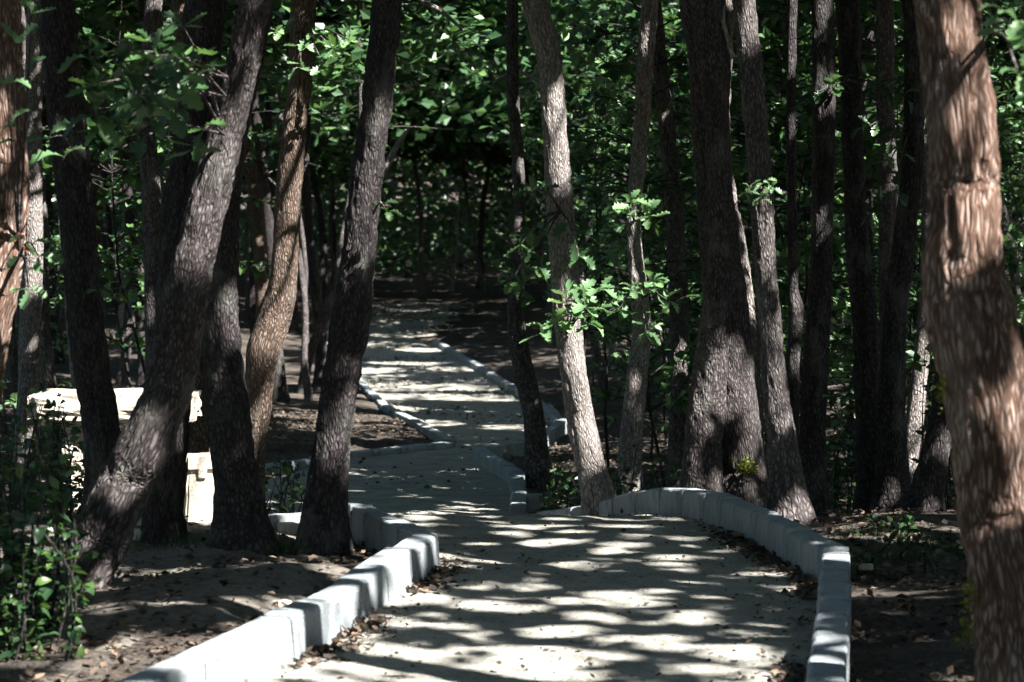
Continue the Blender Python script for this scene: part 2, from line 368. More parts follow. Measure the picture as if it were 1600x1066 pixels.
# ------------------------------------------------------------------ leaves
def leaf_template(kind):
    if kind == 'oak':
        st = [(0, .012), (.1, .03), (.2, .10), (.28, .07), (.38, .2), (.47, .12), (.58, .29), (.68, .16), (.78, .26), (.87, .13), (.95, .14), (1.0, .03)]
    elif kind == 'ovate':
        st = [(0, .015), (.15, .14), (.35, .26), (.6, .25), (.85, .12), (1, .005)]
    elif kind == 'hex':
        st = [(0, .02), (.3, .26), (.7, .27), (1, .02)]
    V = []; F = []
    for k, (t, w) in enumerate(st):
        z = -0.12 * (t - .4) ** 2 * 2
        V += [(t, -w, z + w * .35), (t, 0, z), (t, w, z + w * .35)]
        if k:
            a = 3 * (k - 1); F += [(a, a + 1, a + 4, a + 3), (a + 1, a + 2, a + 5, a + 4)]
    return np.array(V), np.array(F)
def quad_template():
    return np.array([(0, 0, 0), (.5, -.33, .05), (1, 0, -.05), (.5, .33, .05)], float), np.array([(0, 1, 2, 3)])
TPL = {k: leaf_template(k) for k in ('oak', 'ovate', 'hex')}; TPL['quad'] = quad_template()

def leaf_batch(P, D, U, S, tpl):
    """leaves at P with direction D, rough up U and size S"""
    TV, TF = TPL[tpl]; n = len(P)
    D = D / (np.linalg.norm(D, axis=1)[:, None] + 1e-9)
    B = np.cross(U, D); B /= np.linalg.norm(B, axis=1)[:, None] + 1e-9
    Nn = np.cross(D, B)
    V = P[:, None] + S[:, None, None] * (TV[None, :, 0:1] * D[:, None] + TV[None, :, 1:2] * B[:, None] + TV[None, :, 2:3] * Nn[:, None])
    F = TF[None] + (np.arange(n) * len(TV))[:, None, None]
    r = np.repeat(RS2.rand(n), len(TV))
    return V.reshape(-1, 3), F.reshape(-1, TF.shape[1]), r

def leaf_mesh(name, P, D, U, S, tpl, mat):
    V, F, r = leaf_batch(P, D, U, S, tpl)
    return mesh_data(name, V, F, mat, False, {'rnd': r})

def rand_dirs(n, flat=0.5):
    d = RS.randn(n, 3); d[:, 2] *= flat; return d / np.linalg.norm(d, axis=1)[:, None]

# light shafts: leaves cleared from the crowns to light chosen spots, each (point, radius, share of leaves gone)
SHAFTS = []; DENSE = []     # DENSE: (point, radius) kept shaded by closing the leaf cover towards the sun
def gap(px, py, d, r, p=1.0): SHAFTS.append((px_point(px, py, d), r, p))
def carve(P, D, U, S):
    """True where a leaf stays"""
    keep = np.ones(len(P), bool)
    # noise openings cut along the sun's way to shape the dapples; a leaf goes when any of it hangs into one
    Dn = D / np.linalg.norm(D, axis=1)[:, None]; B = np.cross(U, Dn); B /= np.linalg.norm(B, axis=1)[:, None]
    lim = np.where(P[:, 1] > 38, 0.69, np.where(P[:, 1] > 22, 0.645, np.where(P[:, 1] > 11, 0.595, 0.562))) + np.where((P[:, 0] < 0.5) & (P[:, 1] > 14), .04, 0)
    for c, r in DENSE:
        v = P - c; t = v @ SUN; lim = np.where((np.linalg.norm(v - t[:, None] * SUN, axis=1) < r) & (t > 0), .8, lim)
    for a, b in ((0, 0), (.5, .3), (.5, -.3), (1, 0)):
        E = P + Dn * (S * a)[:, None] + B * (S * b)[:, None]
        q = E - SUN * (E[:, 2:3] / SUN[2]); q = np.stack([q[:, 0] * 7.4, q[:, 1] * 9.0, P[:, 2] * 0.0 + 2.5], 1)
        keep &= fbm(q, 3) < lim - .006
    edge = 0.8 + 0.5 * vnoise(P * 1.7); mid = P.mean(0); ext = np.linalg.norm(P - mid, axis=1).max()
    for c, r, p in SHAFTS:
        w = mid - c; tw = w @ SUN
        if tw < -ext or np.linalg.norm(w - tw * SUN) > ext + r * 1.4 + .1: continue
        v = P - c; t = v @ SUN; dist = np.linalg.norm(v - t[:, None] * SUN, axis=1)
        keep &= ~((dist < r * edge + 0.09) & (t > -0.1))
    return keep

def crown_points(cx, cy, cz, rx, rz, nclump, per, leaf=(0.14, 0.23)):
    c = RS.randn(nclump, 3); c /= np.linalg.norm(c, axis=1)[:, None]
    c *= (RS.rand(nclump, 1) ** 0.45); c *= np.array([rx, rx, rz]); c += np.array([cx, cy, cz])
    cs = RS.uniform(0.22, 0.6, nclump)
    k = np.repeat(np.arange(nclump), per); n = len(k)
    off = RS.randn(n, 3) * np.array([.62, .62, .36]) * cs[k][:, None]
    P = c[k] + off
    D = rand_dirs(n, 0.5); U = np.array([0, 0, 1.0]) + RS.randn(n, 3) * 0.55
    return P, D, U, RS.uniform(leaf[0], leaf[1], n), c

# ------------------------------------------------------------------ trees
def limbs_into(mb, top, rtop, clumps, n, bark_seed, low):
    """tapered limbs from the upper trunk out to some clumps"""
    idx = RS.permutation(len(clumps))[:n]
    for i in idx:
        f = RS.uniform(0.55, 0.98); a = low + (top - low) * f
        b = clumps[i]; m = (a + b) / 2 + np.array([0, 0, -0.25]) + RS.randn(3) * 0.12
        r = rtop * RS.uniform(0.5, 0.8)
        S = spline(np.array([[*a, r], [*m, r * .6], [*b, r * .12]]), 0.3)
        V, F, A = tube(S, 7, seed=bark_seed); mb.add(V, F, A)

def make_tree(label, d, pts, mat, base_y=None, cat='tree', group=None, H=5.6, crown=(2.1, 2.1, 42, 80), fine=True, bark=0.016, lump=0.10, flare=0.6, drift=0.0, twist=0.0):
    """pts from the lowest seen up: (px, py, width in px) in the photograph, at depth d"""
    P = []
    for (x, y, w) in pts:
        c = px_point(x, y, d); P.append([*c, w / FPX * d * 0.5])
    P = np.array(P)
    g = gz(P[0, 0], P[0, 1])
    if P[0, 2] > g + 0.05:
        dirn = P[0, :3] - P[1, :3]; k = (g - 0.02 - P[0, 2]) / (dirn[2] if abs(dirn[2]) > .05 else -1)
        foot = P[0, :3] + dirn * np.array([0.5 * k, 0.5 * k, k]); foot[2] = gz(foot[0], foot[1]) - 0.02
        P = np.vstack([[*foot, P[0, 3] * 1.12], P])
    foot = P[0, :3].copy(); foot[2] = gz(foot[0], foot[1])
    P[0, 2] = foot[2] - 0.12
    # small depth wander so the stem is not planar
    P[1:, 1] += np.cumsum(RS.randn(len(P) - 1) * 0.025) + drift * (P[1:, 2] - P[0, 2])
    # on upward, out of the picture
    t = P[-1, :3] - P[-2, :3]; t /= np.linalg.norm(t); z = P[-1, 2]; r = P[-1, 3]; c = P[-1, :3].copy()
    k = 0
    while c[2] < H:
        t = t * 0.75 + np.array([0, 0, 1]) * 0.25 + RS.randn(3) * 0.06; t /= np.linalg.norm(t)
        c = c + t * 1.1; r = r * 0.86; P = np.vstack([P, [*c, r]])
    ztop = px_point(800, -40, d)[2]
    if fine:
        S = spline(P, lambda b: 0.030 if b[2] < ztop else 0.22); nseg = 58
    else:
        S = spline(P, lambda b: 0.07 if b[2] < ztop else 0.3); nseg = 24
    S[:, 3] = np.maximum(S[:, 3], 0.012)
    S[:, :3] -= foot
    root = link('oak_tree', None, loc=foot); tag(root, label, cat, group)
    sd = RS.rand() * 20
    mb = MB(); V, F, A = tube(S, nseg, bark=bark if fine else bark * .8, lump=lump, flare=flare, seed=sd, twist=twist); mb.add(V, F, A)
    top = P[-1, :3]
    rx, rz, nc, per = crown
    Pc, D, U, Sz, cl = crown_points(top[0], top[1], top[2] + 0.3, rx, rz, nc, int(per * 1.55) if d < 20 else per, (.11, .17) if d < 20 else (.14, .23))
    k = carve(Pc, D, U, Sz); Pc, D, U, Sz = Pc[k], D[k], U[k], Sz[k]
    limbs_into(mb, top - foot, P[-1, 3] * 1.2, cl - foot, 7, sd, P[-4, :3] - foot)
    link('trunk', mb.mesh('trunk', M[mat], True, 'bk'), root)
    if len(Pc): link('crown', leaf_mesh('crown', Pc - foot, D, U, Sz, 'quad', M['leaf']), root)['kind'] = 'stuff'
    root['_'] = 0; del root['_']
    return root, P

# gaps that let the sun reach what it reaches in the photograph
for a in [(893, 545, 16.5, .22), (902, 600, 16.5, .24), (912, 650, 16.5, .22), (905, 465, 16.2, .3), (925, 510, 16.2, .28), (870, 520, 16.2, .15), (872, 190, 16.5, .1), (875, 260, 16.5, .1),
          (993, 390, 20, .16), (1000, 335, 19.7, .2), (985, 440, 19.7, .15), (1000, 480, 19.7, .14),
          (85, 640, 15.8, .4), (170, 640, 15.8, .45), (290, 640, 15.8, .35), (310, 725, 14.6, .22), (310, 770, 14.6, .25), (300, 815, 14.6, .25), (220, 810, 14, .2), (120, 720, 16, .18), (450, 800, 13.6, .16),
          (335, 235, 11.2, .16), (320, 290, 11.2, .13), (300, 400, 11.2, .06), (215, 730, 11.2, .07), (140, 870, 11.2, .13), (118, 930, 11.2, .1), (305, 570, 17, .14), (415, 560, 17, .16), (445, 410, 17, .13), (430, 490, 17, .13), (455, 350, 17, .1),
          (1500, 50, 8.2, .13), (1508, 150, 8.2, .13), (1530, 225, 8.2, .07), (1515, 262, 8.2, .09), (1500, 295, 8.2, .07), (1592, 680, 8.2, .14), (1598, 780, 8.2, .1), (1495, 420, 8.2, .04), (1550, 120, 8.2, .05),
          (1155, 680, 16.6, .14), (1112, 600, 16.4, .14), (1165, 420, 17.3, .1), (1178, 480, 17.3, .1), (1150, 310, 17.3, .1),
          (1200, 370, 14.8, .09), (1205, 540, 14.8, .12), (1218, 640, 14.8, .12), (1240, 470, 19, .12), (1383, 120, 20, .15),
          (480, 960, 10.3, .26), (540, 1015, 10.0, .3), (330, 1025, 9.3, .2), (380, 1010, 9.6, .16), (250, 1050, 9.0, .22), (620, 900, 11.6, .09), (60, 1040, 9.6, .2),
          (5, 500, 11, .16), (-5, 570, 11, .16), (48, 400, 20, .2), (50, 345, 20, .15), (75, 240, 10, .12), (95, 262, 10, .12), (1585, 40, 7.2, .18), (1585, 110, 7.2, .15),
          (490, 75, 16.5, .18), (530, 80, 16.5, .18), (435, 55, 16.5, .1), (790, 580, 38, .5), (580, 640, 36, .6), (225, 150, 18, .14), (230, 265, 18, .16), (1425, 680, 21, .25), (1435, 590, 21, .2),
          (845, 660, 24, .16), (808, 380, 24, .2), (870, 240, 26, .3), (1250, 250, 26, .7), (1180, 260, 26, .4), (950, 120, 28, .8), (1230, 330, 24, .5), (1370, 280, 26, .5), (700, 430, 60, .7),
          (640, 560, 50, .6), (700, 600, 42, .5), (670, 540, 55, .6), (1400, 350, 27, .5), (190, 460, 15, .15), (990, 100, 30, .8), (1080, 350, 30, .6)]:
    gap(*a)

for px, py, d, r in [(200, 140, 9.3, .55), (545, 500, 13.3, .45), (590, 150, 13.3, .35), (515, 740, 13.3, .3), (350, 650, 13.25, .3), (372, 800, 13.2, .2), (1112, 250, 16.6, .35), (1140, 490, 16.6, .25),
                     (1285, 400, 17, .45), (1345, 400, 17.5, .45), (1280, 680, 17, .35), (1370, 700, 17.4, .35), (1405, 300, 17.2, .4), (1565, 850, 8.2, .22), (1500, 370, 8.2, .13), (1518, 480, 8.2, .15), (1540, 610, 8.2, .13), (1555, 740, 8.2, .14), (1585, 980, 8.2, .18), (270, 540, 11.2, .15), (250, 640, 11.2, .12), (128, 400, 13.9, .4), (100, 120, 13.9, .35), (150, 620, 13.9, .3), (250, 930, 11.2, .5),
                     (40, 850, 9.9, .45), (870, 400, 16.5, .2), (862, 80, 16.5, .2), (930, 740, 16.5, .15), (1175, 780, 14.4, .2), (1060, 400, 21.5, .5), (1400, 900, 12.5, .5), (300, 100, 13.5, .4), (262, 760, 13.5, .2), (650, 420, 66, 3.0), (330, 850, 13.1, .4), (1350, 950, 11, .45), (1450, 1000, 10, .45), (1400, 850, 13, .5), (600, 690, 27.5, .6), (500, 720, 24, .6), (880, 330, 16.4, .2), (1120, 430, 16.6, .3), (1102, 130, 16.6, .3), (858, 120, 16.5, .25), (870, 290, 16.5, .25), (455, 230, 17, .3), (1190, 180, 14.8, .25), (1210, 460, 14.8, .12)]:
    DENSE.append((px_point(px, py, d), r))
T = {}
def tree(key, *a, **k): T[key] = make_tree(*a, **k)
tree('fore', 'thick reddish foreground trunk at the right edge with sun patches on flaking bark', 8.2,
     [(1606, 1120, 140), (1590, 1000, 112), (1574, 900, 110), (1560, 800, 110), (1549, 700, 116), (1536, 600, 124), (1518, 500, 134), (1505, 420, 122), (1504, 350, 106), (1502, 280, 104), (1495, 200, 100), (1486, 100, 95), (1476, 0, 92), (1468, -100, 90)], 'bark_red', bark=0.022, lump=0.10, H=5.4, twist=0.5)
tree('edge', 'dark trunk cut off by the left edge with a sunlit lower side', 11.0,
     [(-70, 800, 84), (-45, 640, 80), (-30, 540, 80), (-10, 420, 80), (0, 300, 76), (-2, 150, 74), (-8, 0, 74)], 'bark_red', H=5.8)
tree('lean', 'leaning thick trunk at left slanting right from the shrub, with rough lit bark', 11.2,
     [(112, 975, 70), (128, 910, 64), (152, 850, 74), (175, 800, 78), (200, 745, 80), (228, 695, 78), (246, 650, 72), (262, 600, 70), (282, 500, 67), (301, 400, 61), (326, 300, 55), (351, 200, 49), (376, 100, 46), (398, 0, 46), (420, -100, 45)], 'bark_lean', bark=0.022, H=5.8)
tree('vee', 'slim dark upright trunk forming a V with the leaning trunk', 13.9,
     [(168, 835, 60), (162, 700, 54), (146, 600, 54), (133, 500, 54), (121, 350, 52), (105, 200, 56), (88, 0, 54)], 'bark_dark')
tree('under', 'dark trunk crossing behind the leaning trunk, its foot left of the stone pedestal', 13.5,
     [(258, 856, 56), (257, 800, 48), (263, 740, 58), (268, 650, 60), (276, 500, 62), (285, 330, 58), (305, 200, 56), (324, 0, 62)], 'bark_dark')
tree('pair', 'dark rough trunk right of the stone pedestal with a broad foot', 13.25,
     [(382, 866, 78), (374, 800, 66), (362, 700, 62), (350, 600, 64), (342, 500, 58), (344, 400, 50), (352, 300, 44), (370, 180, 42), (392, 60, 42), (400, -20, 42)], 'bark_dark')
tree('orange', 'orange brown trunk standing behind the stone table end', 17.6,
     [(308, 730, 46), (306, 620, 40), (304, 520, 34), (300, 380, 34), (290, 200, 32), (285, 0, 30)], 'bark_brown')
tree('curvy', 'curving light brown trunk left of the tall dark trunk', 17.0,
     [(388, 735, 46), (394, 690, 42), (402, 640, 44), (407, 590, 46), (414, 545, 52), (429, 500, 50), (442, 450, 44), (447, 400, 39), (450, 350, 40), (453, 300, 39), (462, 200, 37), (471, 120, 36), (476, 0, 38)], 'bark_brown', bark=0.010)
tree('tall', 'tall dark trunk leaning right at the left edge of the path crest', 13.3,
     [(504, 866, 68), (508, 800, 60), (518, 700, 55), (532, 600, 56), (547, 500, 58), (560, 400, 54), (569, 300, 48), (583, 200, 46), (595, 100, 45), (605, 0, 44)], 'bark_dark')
tree('dipstem', 'thin dark stem with a lit right edge beside the dip', 24.0,
     [(842, 752, 40), (838, 700, 34), (832, 640, 32), (818, 580, 32), (806, 500, 26), (806, 400, 20), (812, 300, 17), (802, 150, 18), (800, 0, 18)], 'bark_grey', fine=False)
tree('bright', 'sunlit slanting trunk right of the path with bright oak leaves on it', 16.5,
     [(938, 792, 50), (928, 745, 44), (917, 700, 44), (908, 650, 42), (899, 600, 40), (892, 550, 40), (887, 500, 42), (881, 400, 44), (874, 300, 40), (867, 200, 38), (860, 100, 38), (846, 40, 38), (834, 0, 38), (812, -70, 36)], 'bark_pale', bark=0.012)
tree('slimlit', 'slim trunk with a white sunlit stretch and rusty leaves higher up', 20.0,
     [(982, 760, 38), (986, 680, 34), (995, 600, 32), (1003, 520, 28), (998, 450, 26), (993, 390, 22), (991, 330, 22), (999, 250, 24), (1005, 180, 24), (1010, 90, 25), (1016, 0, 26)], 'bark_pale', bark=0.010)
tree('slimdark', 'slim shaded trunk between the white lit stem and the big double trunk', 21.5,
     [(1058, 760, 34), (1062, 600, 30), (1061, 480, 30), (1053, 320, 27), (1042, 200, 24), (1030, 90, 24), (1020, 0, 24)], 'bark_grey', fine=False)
tree('double', 'big dark trunk with a mossy lit foot, largest right of the path', 16.6,
     [(1160, 785, 88), (1157, 735, 78), (1152, 690, 72), (1144, 600, 70), (1136, 500, 68), (1126, 400, 60), (1116, 300, 53), (1110, 200, 56), (1108, 100, 62), (1098, 0, 72), (1088, -80, 70)], 'bark_lean', flare=0.15)
tree('doubleb', 'dark buttress trunk fused to the left side of the big mossy trunk', 16.4,
     [(1094, 795, 72), (1098, 720, 60), (1106, 640, 60), (1114, 560, 50), (1122, 470, 44), (1126, 380, 40), (1120, 200, 36), (1100, 0, 36)], 'bark_lean', flare=0.15, crown=(1.2, 1.2, 8, 50))
tree('doublec', 'trunk half hidden behind the big mossy trunk, right edge bright', 17.3,
     [(1166, 760, 62), (1164, 600, 46), (1158, 500, 42), (1146, 400, 42), (1130, 300, 36), (1120, 200, 36), (1128, 0, 36)], 'bark_pale', crown=(1.2, 1.2, 8, 50))
tree('dapple', 'slim grey trunk right of the big mossy trunk with dappled light along it', 14.8,
     [(1236, 822, 66), (1230, 760, 50), (1224, 700, 45), (1213, 600, 38), (1205, 500, 35), (1197, 400, 33), (1191, 300, 34), (1183, 200, 35), (1174, 100, 37), (1164, 0, 34)], 'bark_grey', bark=0.013)
tree('knob', 'thin knobbly stem peeping out behind the dappled grey trunk', 19.0,
     [(1240, 760, 24), (1238, 620, 20), (1240, 540, 18), (1244, 480, 22), (1241, 460, 17), (1240, 400, 14), (1236, 200, 14), (1240, 0, 14)], 'bark_dark', fine=False, crown=(1.4, 1.2, 12, 50))
tree('straight', 'straight dark trunk rising right of the dappled grey trunk', 17.0,
     [(1268, 800, 56), (1270, 700, 40), (1276, 600, 38), (1281, 500, 37), (1286, 400, 34), (1288, 300, 33), (1289, 200, 33), (1288, 0, 34)], 'bark_dark', bark=0.012)
tree('broad', 'dark brown trunk third left of the foreground trunk, widening downwards', 17.5,
     [(1372, 810, 62), (1366, 700, 50), (1356, 600, 40), (1350, 500, 38), (1341, 400, 36), (1336, 300, 33), (1329, 200, 33), (1326, 100, 33), (1322, 0, 36)], 'bark_dark', bark=0.013)
tree('bent', 'bent dark trunk just left of the foreground trunk', 17.2,
     [(1396, 805, 58), (1395, 700, 44), (1394, 600, 40), (1399, 500, 34), (1409, 400, 34), (1420, 300, 32), (1424, 200, 31), (1424, 100, 30), (1420, 0, 30)], 'bark_dark', bark=0.012)
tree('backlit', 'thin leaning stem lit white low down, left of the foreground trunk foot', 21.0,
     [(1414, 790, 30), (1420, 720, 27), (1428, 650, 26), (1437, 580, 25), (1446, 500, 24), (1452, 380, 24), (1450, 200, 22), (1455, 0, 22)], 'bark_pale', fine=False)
tree('stub', 'dark leaning stem between the lit thin stem and the foreground trunk', 16.5,
     [(1440, 815, 48), (1458, 720, 40), (1474, 640, 36), (1482, 540, 34), (1484, 400, 32), (1486, 200, 30), (1490, 0, 30)], 'bark_dark')
tree('far_a', 'trunk with two white sun patches in the upper left background', 18.6,
     [(252, 770, 36), (244, 560, 32), (240, 400, 32), (234, 270, 29), (224, 160, 27), (238, 0, 27)], 'bark_grey', fine=False)
tree('far_b', 'pale lit stem just right of the trunk at the left edge', 20.0,
     [(40, 720, 38), (44, 560, 34), (48, 430, 32), (52, 350, 28), (50, 200, 26), (56, 0, 26)], 'bark_pale', fine=False)
tree('far_c', 'sunlit oval of trunk high up between the bent and brown trunks', 20.5,
     [(1392, 760, 30), (1388, 500, 28), (1386, 300, 28), (1382, 150, 28), (1380, 0, 26)], 'bark_grey', fine=False)

# ---- trees of the wood around: shared trunk and crown meshes
def wood_kind(seed, r, H, fine=14):
    sd = RS.rand() * 30; c = np.array([0, 0, -0.15]); P = [[*c, r * 1.15]]; t = np.array([RS.randn() * .06, RS.randn() * .06, 1])
    while c[2] < H:
        t = t * .8 + np.array([0, 0, .2]) + np.array([RS.randn() * .07, RS.randn() * .07, 0]); t /= np.linalg.norm(t)
        c = c + t * 0.7; P.append([*c, r * (1 - 0.62 * c[2] / (H + 1))])
    P = np.array(P); mb = MB(); V, F, A = tube(spline(P, 0.14), fine, bark=.008, lump=.1, flare=.4, seed=sd); mb.add(V, F, A)
    Pc, D, U, Sz, cl = crown_points(P[-1, 0], P[-1, 1], H + .4, 2.3, 2.2, 56, 100, (.15, .24))
    limbs_into(mb, P[-1, :3], P[-1, 3], cl, 8, sd, P[-5, :3])
    # dead side twigs low on the stem
    for q in range(5):
        i = RS.randint(6, len(P) - 1); a = P[i, :3]; dr = rand_dirs(1, .6)[0]; L = RS.uniform(.4, 1.2)
        S = np.array([[*a, .012], [*(a + dr * L * .5 + np.array([0, 0, .05])), .008], [*(a + dr * L), .003]]); V, F, A = tube(spline(S, .15), 5, seed=sd); mb.add(V, F, A)
    return mb, (Pc, D, U, Sz)
KINDS = []
for k in range(9):
    r = [0.06, 0.075, 0.09, 0.055, 0.11, 0.07, 0.13, 0.05, 0.085][k]; H = RS.uniform(5.0, 6.6)
    mb, cr = wood_kind(k, r, H)
    KINDS.append((mb.mesh('trunk', M[['bark_grey', 'bark_dark', 'bark_dark', 'bark_pale', 'bark_dark', 'bark_grey', 'bark_brown', 'bark_grey', 'bark_grey'][k]], True, 'bk'), cr,
                  leaf_mesh('crown', *cr, 'quad', M['leaf'])))

ZONES = [(-400, 165, 'behind the V shaped trunks at far left', 'far left wood'), (165, 300, 'between the V shaped trunk and the leaning trunk', 'wood behind the leaning trunk'),
         (300, 470, 'behind the curving brown trunk', 'wood behind the curving trunk'), (470, 600, 'behind the tall dark trunk left of the path', 'wood behind the tall trunk'),
         (600, 790, 'where the far path ends in deep shade', 'wood beyond the path end'), (790, 930, 'behind the sunlit slanting trunk', 'wood behind the sunlit trunk'),
         (930, 1090, 'behind the white lit slim trunk', 'wood behind the slim lit trunk'), (1090, 1260, 'behind the big mossy trunk', 'wood behind the mossy trunk'),
         (1260, 1420, 'behind the straight dark trunks at right', 'wood behind the straight trunks'), (1420, 2000, 'behind the foreground trunk at far right', 'far right wood')]
def zone(px):
    for a, b, w, g in ZONES:
        if a <= px < b: return w, g
    return ZONES[0][2:] if px < 0 else ZONES[-1][2:]

placed = [(T[k][1][0, 0], T[k][1][0, 1]) for k in T]
def near_any(x, y, m): return any((x - a) ** 2 + (y - b) ** 2 < m * m for a, b in placed)
nwood = 0
REG = []
def in_shaft(x, y, w, far):
    for c, r, p in SHAFTS:
        if c[1] > 22: continue
        h = SUN[:2] / np.linalg.norm(SUN[:2]); v = np.array([x, y]) - c[:2]; t = v @ h
        if -.1 < t < far and abs(v[0] * h[1] - v[1] * h[0]) < (w if c[1] > 9 or far < 3 else .5): return True
    return False
def add_wood(x, y, label, group, unique=False, sc=1.0, kind=None):
    k = RS.randint(len(KINDS)) if kind is None else kind
    tm, cr, cm = KINDS[k]; z = gz(x, y); a = RS.uniform(0, 6.283)
    root = link('oak_tree', None, loc=(x, y, z)); tag(root, label, 'tree', group)
    if unique:
        if y > 34: cr = (cr[0][::2], cr[1][::2], cr[2][::2], cr[3][::2] * 1.3)
        if y < 15: cr = (np.concatenate([cr[0], cr[0][::3] + RS.randn(*cr[0][::3].shape) * .12]), np.concatenate([cr[1], cr[1][::3]]), np.concatenate([cr[2], cr[2][::3]]), np.concatenate([cr[3], cr[3][::3]]) * .85)
        ca, sa = math.cos(a), math.sin(a); R = np.array([[ca, -sa, 0], [sa, ca, 0], [0, 0, 1]])
        P, D, U, S = cr; P = P @ R.T * sc + np.array([x, y, z]); kk = carve(P, D @ R.T, U, S)
        if kk.sum(): link('crown', leaf_mesh('crown', (P - np.array([x, y, z]))[kk], (D @ R.T)[kk], U[kk], S[kk], 'quad', M['leaf']), root)['kind'] = 'stuff'
        t = link('trunk', tm, root); t.rotation_euler = (0, 0, a); t.scale = (sc,) * 3
    else:
        t = link('trunk', tm, root); t.rotation_euler = (0, 0, a); t.scale = (sc,) * 3
        c = link('crown', cm, root); c.rotation_euler = (0, 0, a); c.scale = (sc,) * 3; c['kind'] = 'stuff'
    placed.append((x, y)); REG.append((root, x / max(y, .1))); return root

# seen wood, from near to far
tries = 0; n_seen = 0
while n_seen < 195 and tries < 9000:
    tries += 1
    d = 19.5 + (RS.rand() ** 0.75) * 75; px = RS.uniform(-120, 1720) if RS.rand() < .7 else RS.uniform(-60, 560); x = (px - 800) / FPX * d
    l, r = float(left_x(d)), float(right_x(d))
    if d < 82 and l - 0.7 < x < r + 0.7: continue
    if 545 < px < 835 and d < 66: continue
    if d < 30 and 835 < px < 1500 and RS.rand() < .6: continue
    if near_any(x, d, 0.75 + d * 0.012) or in_shaft(x, d, .2, 5.0): continue
    w, g = zone(px); far = d > 45
    add_wood(x, d, ('thin far stem ' if far else 'slender background trunk ') + w, ('far stems, ' if far else 'slender trunks, ') + g, unique=d < 62, sc=RS.uniform(.85, 1.15))
    n_seen += 1
# the wood outside the view: its crowns shade what is seen
tries = 0; n_out = 0
while n_out < 112 and tries < 9000:
    tries += 1
    y = RS.uniform(-10, 60) if n_out > 50 else RS.uniform(-7, 18); x = RS.uniform(-12, 20) if n_out > 50 else RS.uniform(-4, 11)
    if abs(x) < 0.215 * max(y, 0) + 0.6: continue
    if float(left_x(y)) - .6 < x < float(right_x(y)) + .6: continue
    if near_any(x, y, 1.7) or in_shaft(x, y, .2, 5.5): continue
    if -5 < y < 5 and abs(x) < 1.6: continue
    side = 'right' if x > 0 else 'left'
    add_wood(x, y, f'oak of the wood standing just outside the view on the {side}', f'oaks outside the view on the {side}', unique=(y < 62), sc=RS.uniform(1.15, 1.5))
    n_out += 1
print('wood', n_seen, n_out)

# ------------------------------------------------------------------ understorey
def spray_points(a, b, n, leaf, droop=0.25, rose=0.4):
    """a twig from a to b with n oak leaves; last ones in a rosette"""
    a = np.array(a, float); b = np.array(b, float); m = (a + b) / 2 + np.array([0, 0, 0.06])
    S = spline(np.array([[*a, .007], [*m, .005], [*b, .0025]]), 0.04)
    ax = (b - a) / np.linalg.norm(b - a); P = []; D = []; U = []; Z = []
    for i in range(n):
        t = 0.3 + 0.7 * min(1, (i + 1) / (n * (1 - rose)));
        q = S[min(len(S) - 1, int(t * (len(S) - 1))), :3]
        ang = i * 2.399 + RS.uniform(-.3, .3); e1 = np.cross(ax, [0, 0, 1]); e1 /= np.linalg.norm(e1) + 1e-9; e2 = np.cross(e1, ax)
        dr = ax * RS.uniform(.25, .8) + (e1 * math.cos(ang) + e2 * math.sin(ang) * .55) + np.array([0, 0, -droop * RS.rand()])
        P.append(q); D.append(dr); U.append(np.array([0, -.25, 1]) + RS.randn(3) * .3); Z.append(leaf * RS.uniform(.75, 1.15))
    return S, np.array(P), np.array(D), np.array(U), np.array(Z)

def wood_spray_kind(n_tw, n_leaf, rad, h0, h1, leaf, tpl, mat, stem_r=0.014):
    """sapling: thin stem(s) with leafy twigs; returns stem and foliage meshes"""
    mb = MB(); c = np.array([0, 0, -.05]); t = np.array([0, 0, 1.0]); P = [[*c, stem_r]]
    while c[2] < h1:
        t = t + RS.randn(3) * .12; t[2] = abs(t[2]) + .2; t /= np.linalg.norm(t); c = c + t * .35; P.append([*c, max(.003, stem_r * (1 - c[2] / (h1 + .4)))])
    P = np.array(P); S = spline(P, .1); V, F, A = tube(S, 6); mb.add(V, F, A)
    LP, LD, LU, LZ = [], [], [], []
    for k in range(n_tw):
        z = RS.uniform(h0, h1); q = S[np.argmin(abs(S[:, 2] - z)), :3]; ang = RS.uniform(0, 6.28); L = rad * RS.uniform(.4, 1.0)
        e = q + np.array([math.cos(ang) * L, math.sin(ang) * L, RS.uniform(-.1, .3) * L])
        s2, p, d, u, zz = spray_points(q, e, n_leaf, leaf); V, F, A = tube(s2, 4); mb.add(V, F, A)
        LP.append(p); LD.append(d); LU.append(u); LZ.append(zz)
    st = mb.mesh('stem', M['bark_dark'], True, 'bk')
    fo = leaf_mesh('foliage', np.concatenate(LP), np.concatenate(LD), np.concatenate(LU), np.concatenate(LZ), tpl, M[mat])
    return st, fo
SAP = [wood_spray_kind(34, 12, .85, .5, 3.4, .12, 'hex', 'leaf'), wood_spray_kind(40, 12, .9, 1.0, 4.4, .12, 'hex', 'leaf'), wood_spray_kind(26, 12, .7, .3, 2.2, .11, 'hex', 'leaf_bright'),
       wood_spray_kind(44, 12, 1.0, 1.6, 5.2, .125, 'hex', 'leaf'), wood_spray_kind(30, 11, .8, 1.2, 3.8, .11, 'hex', 'leaf_bright'), wood_spray_kind(22, 10, .6, .1, 1.3, .10, 'hex', 'leaf')]
